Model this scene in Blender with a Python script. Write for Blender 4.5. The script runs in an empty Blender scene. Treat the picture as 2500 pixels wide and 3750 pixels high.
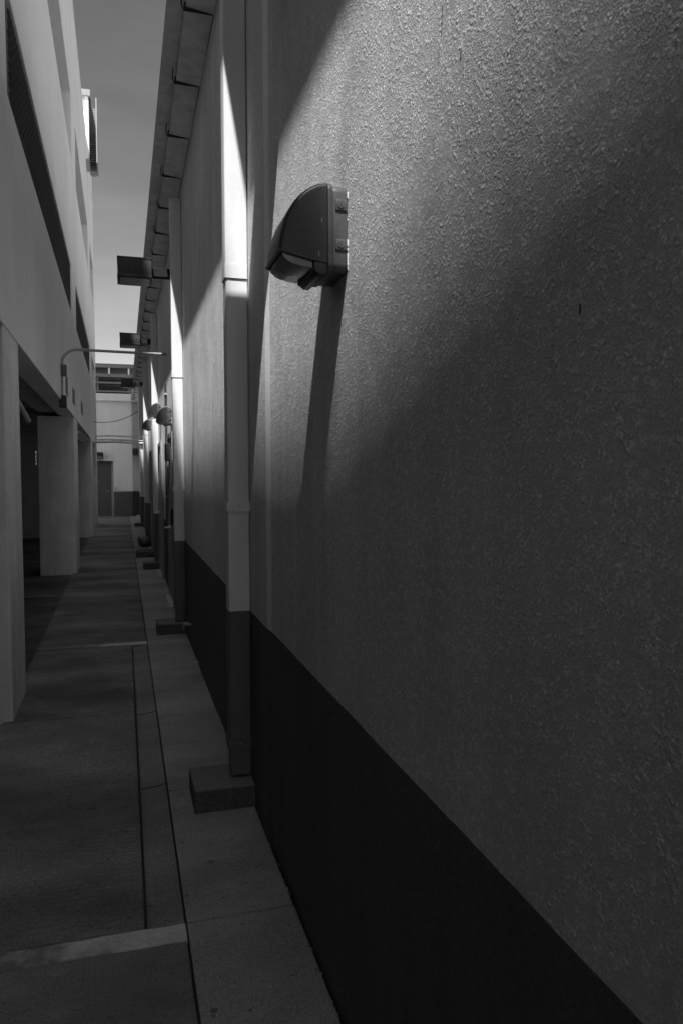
import bpy, bmesh, math, random
from mathutils import Vector, Matrix
from mathutils import noise as mnoise
R = math.radians
random.seed(7)
sc = bpy.context.scene
col = sc.collection

# ------------------------------------------------------------------ camera
cam_d = bpy.data.cameras.new('camera')
cam = bpy.data.objects.new('camera', cam_d)
col.objects.link(cam)
sc.camera = cam
cam_d.sensor_fit = 'HORIZONTAL'
cam_d.sensor_width = 24.0
cam_d.lens = 24.0 * 2698.0 / 2500.0
cam_d.clip_start = 0.02
cam_d.clip_end = 2000.0
YAW, PITCH, ROLL = R(16.418), R(2.886), 0.0022
fwd = Vector((math.sin(YAW) * math.cos(PITCH), math.cos(YAW) * math.cos(PITCH), -math.sin(PITCH)))
quat = fwd.to_track_quat('-Z', 'Y')
cam.rotation_euler = (quat.to_matrix() @ Matrix.Rotation(-ROLL, 3, 'Z')).to_euler()
cam.location = (0.0, 0.0, 1.6)

# ------------------------------------------------------------------ light
SUN_D = Vector((0.165, 0.48, -1.0)).normalized()          # direction the light travels
w = bpy.data.worlds.new('World')
sc.world = w
w.use_nodes = True
nt = w.node_tree
bg = nt.nodes['Background']
sky = nt.nodes.new('ShaderNodeTexSky')
sky.sky_type = 'NISHITA'
sky.sun_disc = False
sky.sun_elevation = math.asin(-SUN_D.z)
sky.sun_rotation = math.atan2(-SUN_D.x, -SUN_D.y) % (2 * math.pi)
sky.altitude = 0
sky.air_density = 1.0
sky.dust_density = 1.0
sky.ozone_density = 1.0
sep = nt.nodes.new('ShaderNodeSeparateColor')             # black and white film behind a red filter
nt.links.new(sky.outputs[0], sep.inputs[0])
k1 = nt.nodes.new('ShaderNodeMath')
k1.operation = 'MULTIPLY_ADD'                             # red record less a little of the blue one
k1.inputs[1].default_value = -0.22
nt.links.new(sep.outputs[2], k1.inputs[0])
nt.links.new(sep.outputs[0], k1.inputs[2])
k2 = nt.nodes.new('ShaderNodeMath')
k2.operation = 'MULTIPLY'
k2.use_clamp = False
k2.inputs[1].default_value = 1.6
nt.links.new(k1.outputs[0], k2.inputs[0])
k3 = nt.nodes.new('ShaderNodeMath')
k3.operation = 'MAXIMUM'
k3.inputs[1].default_value = 0.02
nt.links.new(k2.outputs[0], k3.inputs[0])
wtc = nt.nodes.new('ShaderNodeTexCoord')                  # faint high cloud streaks
wmp = nt.nodes.new('ShaderNodeMapping')
wmp.inputs['Rotation'].default_value = (0.2, 0.1, 0.5)
wmp.inputs['Scale'].default_value = (1.6, 1.6, 7.0)
wn = nt.nodes.new('ShaderNodeTexNoise')
wn.inputs['Scale'].default_value = 1.4
wn.inputs['Detail'].default_value = 6
wn.inputs['Roughness'].default_value = 0.6
wr_ = nt.nodes.new('ShaderNodeMapRange')
for nm_, v_ in (('From Min', 0.45), ('From Max', 0.75), ('To Min', 1.0), ('To Max', 1.25)):
    wr_.inputs[nm_].default_value = v_
nt.links.new(wtc.outputs['Generated'], wmp.inputs[0])
nt.links.new(wmp.outputs[0], wn.inputs['Vector'])
nt.links.new(wn.outputs['Fac'], wr_.inputs['Value'])
k4 = nt.nodes.new('ShaderNodeMath')
k4.operation = 'MULTIPLY'
nt.links.new(k3.outputs[0], k4.inputs[0])
nt.links.new(wr_.outputs[0], k4.inputs[1])
nt.links.new(k4.outputs[0], bg.inputs[0])
bg.inputs[1].default_value = 0.06
sun_d = bpy.data.lights.new('sun', 'SUN')
sun_d.energy = 2.7
sun_d.angle = R(0.75)
sun_d.color = (1, 1, 1)
sun = bpy.data.objects.new('sun', sun_d)
col.objects.link(sun)
sun.rotation_euler = SUN_D.to_track_quat('-Z', 'Y').to_euler()
sun.location = (-3, -5, 20)
sc.view_settings.view_transform = 'Standard'
sc.view_settings.look = 'None'
sc.view_settings.gamma = 1.0
sc.view_settings.use_curve_mapping = False
sc.view_settings.exposure = 1.85
sc.cycles.max_bounces = 10
sc.cycles.diffuse_bounces = 6
sc.cycles.use_denoising = True
sc.cycles.use_adaptive_sampling = False
sc.cycles.caustics_reflective = False
sc.cycles.caustics_refractive = False


# ------------------------------------------------------------------ materials
def material(name, c, rough=0.8, spec=0.3, metal=0.0, mottle=0.12, mscale=1.2, fine=0.08, fscale=60.0,
             bump=0.0, bscale=80.0, bdist=0.004, streak=0.0):
    m = bpy.data.materials.new(name)
    m.use_nodes = True
    t = m.node_tree
    b = t.nodes['Principled BSDF']
    b.inputs['Roughness'].default_value = rough
    b.inputs['Specular IOR Level'].default_value = spec
    b.inputs['Metallic'].default_value = metal
    tc = t.nodes.new('ShaderNodeTexCoord')
    n1 = t.nodes.new('ShaderNodeTexNoise')
    n1.inputs['Scale'].default_value = mscale
    n1.inputs['Detail'].default_value = 6
    n1.inputs['Roughness'].default_value = 0.6
    n2 = t.nodes.new('ShaderNodeTexNoise')
    n2.inputs['Scale'].default_value = fscale
    n2.inputs['Detail'].default_value = 3
    t.links.new(tc.outputs['Object'], n1.inputs['Vector'])
    t.links.new(tc.outputs['Object'], n2.inputs['Vector'])

    def mr(src, lo, hi, a=0.3, z=0.7):
        k = t.nodes.new('ShaderNodeMapRange')
        k.inputs['From Min'].default_value = a
        k.inputs['From Max'].default_value = z
        k.inputs['To Min'].default_value = lo
        k.inputs['To Max'].default_value = hi
        t.links.new(src, k.inputs['Value'])
        return k.outputs['Result']

    def mul(a, b_):
        k = t.nodes.new('ShaderNodeMath')
        k.operation = 'MULTIPLY'
        for i, v in enumerate((a, b_)):
            if isinstance(v, (int, float)):
                k.inputs[i].default_value = v
            else:
                t.links.new(v, k.inputs[i])
        return k.outputs[0]
    v = mul(mr(n1.outputs['Fac'], 1 - mottle, 1 + mottle), c)
    v = mul(v, mr(n2.outputs['Fac'], 1 - fine, 1 + fine))
    if streak:
        mp = t.nodes.new('ShaderNodeMapping')
        mp.inputs['Scale'].default_value = (9, 9, 0.5)
        n3 = t.nodes.new('ShaderNodeTexNoise')
        n3.inputs['Scale'].default_value = 1.0
        n3.inputs['Detail'].default_value = 5
        t.links.new(tc.outputs['Object'], mp.inputs[0])
        t.links.new(mp.outputs[0], n3.inputs['Vector'])
        v = mul(v, mr(n3.outputs['Fac'], 1 - streak, 1 + streak * 0.4, 0.35, 0.6))
    t.links.new(v, b.inputs['Base Color'])
    if bump:
        n4 = t.nodes.new('ShaderNodeTexNoise')
        n4.inputs['Scale'].default_value = bscale
        n4.inputs['Detail'].default_value = 4
        t.links.new(tc.outputs['Object'], n4.inputs['Vector'])
        bp = t.nodes.new('ShaderNodeBump')
        bp.inputs['Strength'].default_value = bump
        bp.inputs['Distance'].default_value = bdist
        t.links.new(n4.outputs['Fac'], bp.inputs['Height'])
        t.links.new(bp.outputs[0], b.inputs['Normal'])
    return m


def stucco(name, c, dist=0.0038, spec=0.2, rough=0.85):
    """dashed plaster: pebbly relief in two sizes, smoother and rougher patches where the trowel went"""
    m = material(name, c, rough, spec, mottle=0.10, mscale=1.1, fine=0.18, fscale=420, streak=0.08)
    t = m.node_tree
    b = t.nodes['Principled BSDF']
    tc = [n for n in t.nodes if n.type == 'TEX_COORD'][0]

    def noise(s, d, r=0.55):
        n = t.nodes.new('ShaderNodeTexNoise')
        n.inputs['Scale'].default_value = s
        n.inputs['Detail'].default_value = d
        n.inputs['Roughness'].default_value = r
        t.links.new(tc.outputs['Object'], n.inputs['Vector'])
        return n.outputs['Fac']

    def math_(op, a, b_):
        k = t.nodes.new('ShaderNodeMath')
        k.operation = op
        for i, v in enumerate((a, b_)):
            if isinstance(v, (int, float)):
                k.inputs[i].default_value = v
            else:
                t.links.new(v, k.inputs[i])
        return k.outputs[0]

    def mr(src, a, z, lo, hi):
        k = t.nodes.new('ShaderNodeMapRange')
        for i, v in zip(('From Min', 'From Max', 'To Min', 'To Max'), (a, z, lo, hi)):
            k.inputs[i].default_value = v
        t.links.new(src, k.inputs['Value'])
        return k.outputs['Result']
    vo = t.nodes.new('ShaderNodeTexVoronoi')
    vo.feature = 'SMOOTH_F1'
    vo.inputs['Scale'].default_value = 150
    vo.inputs['Smoothness'].default_value = 0.7
    t.links.new(tc.outputs['Object'], vo.inputs['Vector'])
    peb = math_('SUBTRACT', 0.7, vo.outputs['Distance'])
    coarse = math_('MULTIPLY', peb, mr(noise(62, 3), 0.43, 0.68, 0.08, 1.3))
    finen = math_('MULTIPLY', noise(330, 3, 0.65), 0.75)
    patch = mr(noise(2.6, 4, 0.6), 0.36, 0.66, 0.25, 1.35)
    hgt = math_('MULTIPLY', math_('ADD', coarse, finen), patch)
    pit = mr(math_('ADD', coarse, math_('MULTIPLY', finen, 1.3)), 0.45, 1.10, 0.78, 1.24)      # relief shade put into the colour: darker pits, paler bumps
    t.links.new(math_('MULTIPLY', b.inputs['Base Color'].links[0].from_socket, pit), b.inputs['Base Color'])
    hgt = math_('ADD', hgt, math_('MULTIPLY', noise(5, 3), 1.6))
    bp = t.nodes.new('ShaderNodeBump')
    bp.inputs['Strength'].default_value = 1.0
    bp.inputs['Distance'].default_value = dist
    t.links.new(hgt, bp.inputs['Height'])
    t.links.new(bp.outputs[0], b.inputs['Normal'])
    return m


def concrete(name, c, broom=0.0, mott=0.28, patch=0.0):
    """cast concrete: stains, pits and, if broomed, ridges running across the alley"""
    m = material(name, c, 0.85, 0.25, mottle=mott, mscale=1.6, fine=0.5, fscale=230, bump=0.0)
    t = m.node_tree
    b = t.nodes['Principled BSDF']
    tc = [n for n in t.nodes if n.type == 'TEX_COORD'][0]
    mp = t.nodes.new('ShaderNodeMapping')
    mp.inputs['Scale'].default_value = (9, 75, 60) if broom else (90, 90, 90)
    n = t.nodes.new('ShaderNodeTexNoise')
    n.inputs['Scale'].default_value = 1
    n.inputs['Detail'].default_value = 4
    n.inputs['Roughness'].default_value = 0.65
    t.links.new(tc.outputs['Object'], mp.inputs[0])
    t.links.new(mp.outputs[0], n.inputs['Vector'])
    bp = t.nodes.new('ShaderNodeBump')
    bp.inputs['Strength'].default_value = 1.0 if broom else 0.6
    bp.inputs['Distance'].default_value = 0.012 if broom else 0.004
    t.links.new(n.outputs['Fac'], bp.inputs['Height'])
    t.links.new(bp.outputs[0], b.inputs['Normal'])

    def shade(src, lo, hi, a, z):
        k = t.nodes.new('ShaderNodeMapRange')
        for q, v in zip(('From Min', 'From Max', 'To Min', 'To Max'), (a, z, lo, hi)):
            k.inputs[q].default_value = v
        t.links.new(src, k.inputs['Value'])
        x = t.nodes.new('ShaderNodeMath')
        x.operation = 'MULTIPLY'
        t.links.new(b.inputs['Base Color'].links[0].from_socket, x.inputs[0])
        t.links.new(k.outputs[0], x.inputs[1])
        t.links.new(x.outputs[0], b.inputs['Base Color'])
    if broom:                                             # worn ridge tops are paler than the dirty grooves
        shade(n.outputs['Fac'], 0.72, 1.3, 0.35, 0.65)
    else:
        shade(n.outputs['Fac'], 0.85, 1.15, 0.35, 0.65)
    if patch:                                             # light and dark bands put into the colour across the lane
        mp2 = t.nodes.new('ShaderNodeMapping')
        mp2.inputs['Scale'].default_value = (0.7, 1.5, 1)
        n5 = t.nodes.new('ShaderNodeTexNoise')
        n5.inputs['Scale'].default_value = 1.0
        n5.inputs['Detail'].default_value = 7
        n5.inputs['Roughness'].default_value = 0.62
        t.links.new(tc.outputs['Object'], mp2.inputs[0])
        t.links.new(mp2.outputs[0], n5.inputs['Vector'])
        shade(n5.outputs['Fac'], 1 - patch, 1 + patch, 0.36, 0.64)
    # sparse pits and oil flecks
    n6 = t.nodes.new('ShaderNodeTexNoise')
    n6.inputs['Scale'].default_value = 38
    n6.inputs['Detail'].default_value = 2
    t.links.new(tc.outputs['Object'], n6.inputs['Vector'])
    shade(n6.outputs['Fac'], 0.55, 1.0, 0.27, 0.34)
    return m


M = dict(
    stucco=stucco('painted_stucco', 0.69),
    dado=stucco('dark_base_paint', 0.12, dist=0.0030, spec=0.18),
    smooth=material('smooth_plaster', 0.82, 0.7, 0.25, mottle=0.05, bump=0.3, bscale=90, bdist=0.002),
    soffit=material('painted_soffit_metal', 0.72, 0.6, 0.3, mottle=0.14, mscale=3, streak=0.15),
    roof=material('roof_sheet', 0.12, 0.5, 0.4, mottle=0.15, mscale=2),
    pipe=material('white_painted_metal', 0.66, 0.5, 0.35, mottle=0.04, mscale=3, fine=0.03, streak=0.08),
    pipe_dark=material('dark_painted_metal', 0.12, 0.5, 0.3, mottle=0.15, mscale=4, fine=0.08),
    block=concrete('dark_painted_concrete', 0.085, mott=0.2),
    block_top=concrete('worn_concrete', 0.15),
    drive=concrete('broomed_concrete', 0.17, broom=1.0, mott=0.2, patch=0.4),
    drive3=concrete('ridged_concrete', 0.175, mott=0.2, patch=0.35),
    drive2=concrete('plain_concrete', 0.155, mott=0.2, patch=0.5),
    gutter=concrete('trowelled_concrete', 0.20, mott=0.15, patch=0.25),
    walk=concrete('pale_concrete', 0.27, mott=0.15, patch=0.25),
    ground=concrete('bare_ground', 0.22),
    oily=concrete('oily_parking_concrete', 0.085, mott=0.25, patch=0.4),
    dirt=concrete('joint_dirt', 0.05),
    paint=None,
    facade=material('pale_render', 0.8, 0.85, 0.2, mottle=0.08, mscale=0.8, fine=0.16, fscale=170, bump=0.5, bscale=150,
                    bdist=0.002, streak=0.03),
    endwall=material('light_end_wall_render', 0.8, 0.85, 0.2, mottle=0.06, mscale=0.8, fine=0.06, fscale=120, streak=0.03),
    column=material('rough_render', 0.72, 0.9, 0.2, mottle=0.14, mscale=2.2, fine=0.22, fscale=170, bump=0.5, bscale=120,
                    bdist=0.003, streak=0.10),
    inside=material('grimy_concrete', 0.5, 0.9, 0.2, mottle=0.25),
    dark=material('dark_bronze_enamel', 0.022, 0.42, 0.45, mottle=0.2, mscale=12, fine=0.12, fscale=200),
    dark2=material('dark_grey_enamel', 0.045, 0.7, 0.2, mottle=0.2, mscale=10),
    black=material('flat_black_paint', 0.02, 0.85, 0.15, mottle=0.15, mscale=10),
    rim=material('weathered_bronze', 0.075, 0.5, 0.4, mottle=0.25, mscale=14, fine=0.15, fscale=160),
    lensgrey=material('lens_plastic', 0.22, 0.25, 0.5, mottle=0.2, mscale=20),
    galv=material('galvanised_steel', 0.45, 0.45, 0.5, metal=0.4, mottle=0.15, mscale=8),
    wire=material('mesh_wire', 0.07, 0.5, 0.5, metal=0.3),
    cable=material('black_cable', 0.05, 0.6, 0.3),
    door=material('dark_door_paint', 0.10, 0.6, 0.3, mottle=0.12, mscale=2),
    frame=material('grey_frame_paint', 0.28, 0.6, 0.3, mottle=0.1),
    greydoor=material('grey_door_paint', 0.34, 0.6, 0.3, mottle=0.08),
    white=material('white_plastic', 0.8, 0.4, 0.4, mottle=0.03),
    chrome=material('bright_steel', 0.75, 0.3, 0.5, metal=0.6, mottle=0.05),
    bag=material('dark_plastic_bag', 0.05, 0.45, 0.5, mottle=0.3, mscale=9, bump=0.6, bscale=14, bdist=0.03),
    slot=material('slot_paint', 0.14, 0.7, 0.2),
    louver=material('louvre_metal', 0.24, 0.5, 0.4),
    corr=material('corrugated_sheet', 0.16, 0.5, 0.4, mottle=0.15),
    rail=material('pale_rail_paint', 0.21, 0.6, 0.3),
)


def clear_lens():
    m = bpy.data.materials.new('prismatic_glass')
    m.use_nodes = True
    t = m.node_tree
    b = t.nodes['Principled BSDF']
    b.inputs['Base Color'].default_value = (0.33, 0.33, 0.33, 1)
    b.inputs['Roughness'].default_value = 0.22
    b.inputs['Transmission Weight'].default_value = 0.35
    b.inputs['IOR'].default_value = 1.45
    tc = t.nodes.new('ShaderNodeTexCoord')
    n = t.nodes.new('ShaderNodeTexNoise')
    n.inputs['Scale'].default_value = 60
    t.links.new(tc.outputs['Object'], n.inputs['Vector'])
    bp = t.nodes.new('ShaderNodeBump')
    bp.inputs['Strength'].default_value = 0.4
    bp.inputs['Distance'].default_value = 0.003
    t.links.new(n.outputs['Fac'], bp.inputs['Height'])
    t.links.new(bp.outputs[0], b.inputs['Normal'])
    return m


M['lens'] = clear_lens()


def worn_paint():
    """white line paint, scuffed through to the concrete towards the wheel track"""
    m = material('worn_line_paint', 0.52, 0.7, 0.3, mottle=0.18, mscale=7, fine=0.18, fscale=120, bump=0.4, bscale=90, bdist=0.002)
    t = m.node_tree
    b = t.nodes['Principled BSDF']
    old = b.inputs['Base Color'].links[0].from_socket
    tc = [n for n in t.nodes if n.type == 'TEX_COORD'][0]
    sx = t.nodes.new('ShaderNodeSeparateXYZ')
    t.links.new(tc.outputs['Object'], sx.inputs[0])
    g = t.nodes.new('ShaderNodeMapRange')
    g.inputs['From Min'].default_value = -0.55
    g.inputs['From Max'].default_value = 0.12
    g.inputs['To Min'].default_value = 0.22
    g.inputs['To Max'].default_value = 0.78
    t.links.new(sx.outputs[0], g.inputs[0])
    n = t.nodes.new('ShaderNodeTexNoise')
    n.inputs['Scale'].default_value = 9
    n.inputs['Detail'].default_value = 8
    n.inputs['Roughness'].default_value = 0.7
    t.links.new(tc.outputs['Object'], n.inputs['Vector'])
    s = t.nodes.new('ShaderNodeMath')
    s.operation = 'SUBTRACT'
    t.links.new(g.outputs[0], s.inputs[0])
    t.links.new(n.outputs['Fac'], s.inputs[1])
    r = t.nodes.new('ShaderNodeMapRange')
    r.inputs['From Min'].default_value = -0.16
    r.inputs['From Max'].default_value = 0.12
    t.links.new(s.outputs[0], r.inputs[0])
    mx = t.nodes.new('ShaderNodeMix')
    mx.data_type = 'FLOAT'
    mx.inputs[2].default_value = 0.17
    t.links.new(r.outputs[0], mx.inputs[0])
    t.links.new(old, mx.inputs[3])
    t.links.new(mx.outputs[0], b.inputs['Base Color'])
    return m


M['paint'] = worn_paint()


# ------------------------------------------------------------------ mesh helpers
def box(bm, x0, x1, y0, y1, z0, z1):
    v = [bm.verts.new(p) for p in ((x0, y0, z0), (x1, y0, z0), (x1, y1, z0), (x0, y1, z0),
                                   (x0, y0, z1), (x1, y0, z1), (x1, y1, z1), (x0, y1, z1))]
    for f in ((0, 3, 2, 1), (4, 5, 6, 7), (0, 1, 5, 4), (1, 2, 6, 5), (2, 3, 7, 6), (3, 0, 4, 7)):
        bm.faces.new([v[i] for i in f])
    return v


def bbox(x0, x1, y0, y1, z0, z1, bev=0.0, seg=2):
    bm = bmesh.new()
    box(bm, x0, x1, y0, y1, z0, z1)
    if bev:
        bmesh.ops.bevel(bm, geom=bm.edges[:], offset=bev, segments=seg, profile=0.5, affect='EDGES')
    return bm


def prism(pts, axis, a, b, bev=0.0, seg=2):
    """outline of 2D points pushed along an axis ('y': points are x,z; 'z': points are x,y; 'x': points are y,z)"""
    bm = bmesh.new()

    def P(p, t):
        return {'y': (p[0], t, p[1]), 'z': (p[0], p[1], t), 'x': (t, p[0], p[1])}[axis]
    A = [bm.verts.new(P(p, a)) for p in pts]
    B = [bm.verts.new(P(p, b)) for p in pts]
    n = len(pts)
    bm.faces.new(A)
    bm.faces.new(B[::-1])
    for i in range(n):
        bm.faces.new((A[i], B[i], B[(i + 1) % n], A[(i + 1) % n]))
    bmesh.ops.recalc_face_normals(bm, faces=bm.faces[:])
    if bev:
        es = [e for e in bm.edges if len(e.link_faces) == 2 and e.calc_face_angle() > R(25)]
        bmesh.ops.bevel(bm, geom=es, offset=bev, segments=seg, profile=0.5, affect='EDGES')
    return bm


def tube(bm, pts, r, n=8, caps=True):
    pts = [Vector(p) for p in pts]
    rings = []
    for i, p in enumerate(pts):
        t = (pts[min(i + 1, len(pts) - 1)] - pts[max(i - 1, 0)]).normalized()
        up = Vector((0, 0, 1)) if abs(t.z) < 0.9 else Vector((1, 0, 0))
        a = t.cross(up).normalized()
        b = a.cross(t)
        rings.append([bm.verts.new(p + (a * math.cos(2 * math.pi * k / n) + b * math.sin(2 * math.pi * k / n)) * r) for k in range(n)])
    for i in range(len(rings) - 1):
        for k in range(n):
            bm.faces.new((rings[i][k], rings[i][(k + 1) % n], rings[i + 1][(k + 1) % n], rings[i + 1][k]))
    if caps:
        bm.faces.new(rings[0][::-1])
        bm.faces.new(rings[-1])


def tubes(pts, r, n=8):
    bm = bmesh.new()
    tube(bm, pts, r, n)
    return bm


def disc(bm, c, axis, r, t, n=16):
    c = Vector(c)
    tube(bm, [c, c + Vector(axis) * t], r, n)


def obj(name, bm, mat, parent=None, smooth=False, label=None):
    bmesh.ops.recalc_face_normals(bm, faces=bm.faces[:])
    me = bpy.data.meshes.new(name)
    bm.to_mesh(me)
    bm.free()
    me.materials.append(mat)
    if smooth:
        for p in me.polygons:
            p.use_smooth = True
        me.set_sharp_from_angle(angle=R(35))
    o = bpy.data.objects.new(name, me)
    col.objects.link(o)
    if parent is not None:
        o.parent = parent
        loc = Vector(parent.get('base', (0, 0, 0)))
        o.matrix_parent_inverse = Matrix.Translation(-loc)
    if label:
        o['label'] = label
    return o


def thing(name, label, cat, base=(0, 0, 0), group=None, kind=None):
    o = bpy.data.objects.new(name, None)
    o.empty_display_size = 0.2
    o.location = base
    o['base'] = list(base)
    col.objects.link(o)
    if label:
        o['label'] = label
    if cat:
        o['category'] = cat
    if group:
        o['group'] = group
    if kind:
        o['kind'] = kind
    return o


def tag(o, label=None, cat=None, group=None, kind=None):
    for k, v in (('label', label), ('category', cat), ('group', group), ('kind', kind)):
        if v:
            o[k] = v
    return o


def children(o):
    return [c for c in bpy.data.objects if c.parent == o]


def copy_thing(root, delta, label):
    r = root.copy()
    col.objects.link(r)
    r.location = Vector(root.location) + Vector(delta)
    r['label'] = label
    for ch in children(root):
        c = ch.copy()
        col.objects.link(c)
        c.parent = r
        c.matrix_parent_inverse = ch.matrix_parent_inverse.copy()
        for g in children(ch):
            d = g.copy()
            col.objects.link(d)
            d.parent = c
            d.matrix_parent_inverse = g.matrix_parent_inverse.copy()
    return r


# ------------------------------------------------------------------ ground and alley floor
g = obj('ground', bbox(-150, 150, -90, 220, -0.30, -0.08), M['ground'])
tag(g, kind='structure')

alley = thing('alley_floor', 'broomed concrete lane between the buildings', None, (0, 0, 0), kind='structure')
# lane slabs between cross joints (the left edge follows the left building)
LX = lambda y: -0.745 - 0.0068 * y
jo = [-9.0, -5.5, -2.2, 0.3, 2.606, 5.10, 7.14, 9.6, 12.2, 14.8, 17.4, 20.0, 22.6, 25.2, 27.6, 29.95]
for i in range(len(jo) - 1):
    y0, y1 = jo[i] + 0.004, jo[i + 1] - 0.004
    xr = 0.046 if jo[i] > 2 and jo[i] < 7 else 0.182
    if jo[i] < 5.0:
        x0, x1 = (-4.5, -4.5)
    else:
        x0, x1 = LX(y0), LX(y1)
    bm = prism([(x0, y0), (xr, y0), (xr, y1), (x1, y1)], 'z', -0.14, 0.0, 0.006, 2)
    obj('slab', bm, M['drive'] if 2 < jo[i] < 7 else M['drive2'], alley)
obj('joint_bed', bbox(-4.5, 0.60, -9, 29.95, -0.2, -0.04), M['dirt'], alley)
# rows of broomed ridges on the nearest lane slab: too many to count
bm = bmesh.new()
x0, x1, y0, y1 = -1.45, 0.041, 2.625, 5.085
nx, ny = 52, 400
grid = []
for b_ in range(ny + 1):
    y = y0 + (y1 - y0) * b_ / ny
    row = []
    for a_ in range(nx + 1):
        x = x0 + (x1 - x0) * a_ / nx
        amp = 0.0024 + 0.0026 * max(0.0, mnoise.noise(Vector((x * 2.3, y * 2.3, 4.0))) + 0.35) + 0.0012 * mnoise.noise(Vector((x * 22, y * 60, 1.0)))
        z = 0.0065 + amp * math.sin(2 * math.pi * (y + 0.006 * mnoise.noise(Vector((x * 3, y * 3, 8.0)))) / 0.036)
        z += 0.0009 * mnoise.noise(Vector((x * 70, y * 90, 2.0)))
        edge = min(1.0, (x1 - x) / 0.02, (y1 - y) / 0.01, (y - y0) / 0.01)
        row.append(bm.verts.new((x, y, z * edge + 0.0005)))
    grid.append(row)
for b_ in range(ny):
    for a_ in range(nx):
        bm.faces.new((grid[b_][a_], grid[b_][a_ + 1], grid[b_ + 1][a_ + 1], grid[b_ + 1][a_]))
o = obj('broomed_ridges', bm, M['drive3'], alley, True)
o['kind'] = 'stuff'
# dished gutter strip
gut = thing('gutter_strip', 'narrow trowelled concrete gutter', None, (0.12, 2.5, 0), kind='structure')
for y0, y1 in ((2.614, 3.86), (3.87, 5.09), (5.10, 6.2), (6.21, 7.14)):
    bm = bmesh.new()
    prof = [(0.056, -0.014), (0.066, -0.020), (0.10, -0.018), (0.15, -0.010), (0.182, -0.003), (0.182, -0.12), (0.056, -0.12)]
    bm.free()
    obj('gutter_segment', prism(prof, 'y', y0 + 0.002, y1 - 0.002), M['gutter'], gut)
# pavement slabs along the right wall
walk = thing('pavement', 'pale concrete pavement at the foot of the right wall', None, (0.38, 0, 0), kind='structure')
wj = [-9.0, -6.5, -4.1, -1.7, 0.2, 1.38, 2.606, 3.75, 4.945, 6.13, 7.32, 8.5, 9.7, 10.9, 12.1, 13.3, 14.5, 15.7, 16.9, 18.1, 19.3,
      20.5, 21.7, 22.9, 24.1, 25.3, 26.5, 27.7, 29.95]
for i in range(len(wj) - 1):
    dz = 0.0
    dx = random.uniform(-0.004, 0.003)
    bm = bbox(0.190, 0.582 + dx, wj[i] + 0.003, wj[i + 1] - 0.003, -0.14, 0.004 + dz, 0.005)
    obj('slab', bm, M['walk'], walk)
# crumbled mortar along the foot of the wall near the camera
bm = bmesh.new()
for k in range(170):
    y = random.uniform(1.6, 4.4) if k < 130 else random.uniform(4.4, 8)
    s = random.uniform(0.0015, 0.0055)
    x = 0.581 - random.uniform(0, 0.010) - (0.006 if k % 5 == 0 else 0)
    c = Vector((x, y, 0.005 + s * 0.4))
    vs = [bm.verts.new(c + Vector((random.uniform(-1, 1) * s, random.uniform(-2, 2) * s, random.uniform(-0.6, 0.8) * s))) for _ in range(7)]
    bmesh.ops.convex_hull(bm, input=vs)
o = obj('mortar_crumbs', bm, M['walk'])
tag(o, 'broken mortar crumbs along the foot of the right wall', 'rubble', kind='stuff')


# painted lines across the lane
def stripe(x0, x1, y0, y1, lean, label):
    bm = bmesh.new()
    n = 26
    top, bot = [], []
    for i in range(n + 1):
        t = i / n
        x = x0 + (x1 - x0) * t
        yo = lean * (1 - t)
        j = 0.004
        top.append((x, y1 + yo + random.uniform(-j, j)))
        bot.append((x, y0 + yo + random.uniform(-j, j)))
    bm.free()
    o = obj('painted_line', prism(bot + top[::-1], 'z', -0.01, 0.0045), M['paint'])
    return tag(o, label, 'painted line', 'white lines painted across the lane')


stripe(-1.6, 0.184, 2.505, 2.60, 0.02, 'broad worn white line painted across the lane nearest the camera')
stripe(-0.79, 0.184, 7.165, 7.262, 0.01, 'thin white line painted across the lane beside the second downspout')
# floor under the left building
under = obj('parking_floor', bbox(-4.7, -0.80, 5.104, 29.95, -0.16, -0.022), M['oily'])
tag(under, kind='structure')
o = obj('painted_line', bbox(-2.6, -0.92, 10.52, 10.60, -0.03, -0.017), M['paint'])
tag(o, 'faint white bay line on the dark parking floor behind the nearest column', 'painted line', 'white lines painted across the lane')

# ------------------------------------------------------------------ right building
rb = thing('right_building', 'long low building on the right with rough stucco wall, dark base and metal eave', 'building', (0.585, 10, 0))
DADO = 0.935


obj('wall', bbox(0.592, 0.80, -4.2, 3.055, DADO - 0.02, 4.46), M['stucco'], rb)
obj('wall', bbox(0.585, 0.80, 3.130, 30.4, DADO - 0.02, 4.46), M['stucco'], rb)
obj('control_joint', prism([(0.592, 3.055), (0.585, 3.130), (0.80, 3.130), (0.80, 3.055)], 'z', DADO - 0.02, 4.46), M['smooth'], rb)


def wavy_base(x0a, x0b, y0, y1, step):
    """painted base: the brushed top edge wanders by a millimetre or two"""
    n = max(1, int((y1 - y0) / step))
    top = []
    for q in range(n + 1):
        t = q / n
        y = y0 + (y1 - y0) * t
        wob = 0.0022 * mnoise.noise(Vector((y * 3.1, 0.3, 1.7))) + 0.0016 * mnoise.noise(Vector((y * 17, 2.3, 1.7)))
        top.append((x0a + (x0b - x0a) * t, y, DADO + wob))
    bm = bmesh.new()
    va = [bm.verts.new(p) for p in top]
    vb = [bm.verts.new((p[0], p[1], -0.1)) for p in top]
    vc = [bm.verts.new((0.80, p[1], p[2])) for p in top]
    for q in range(n):
        bm.faces.new((va[q], va[q + 1], vb[q + 1], vb[q]))
        bm.faces.new((va[q], vc[q], vc[q + 1], va[q + 1]))
    bm.faces.new((va[0], vb[0], vc[0]))
    bm.faces.new((va[-1], vc[-1], vb[-1]))
    o = obj('painted_base', bm, M['dado'], rb)
    return o


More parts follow.
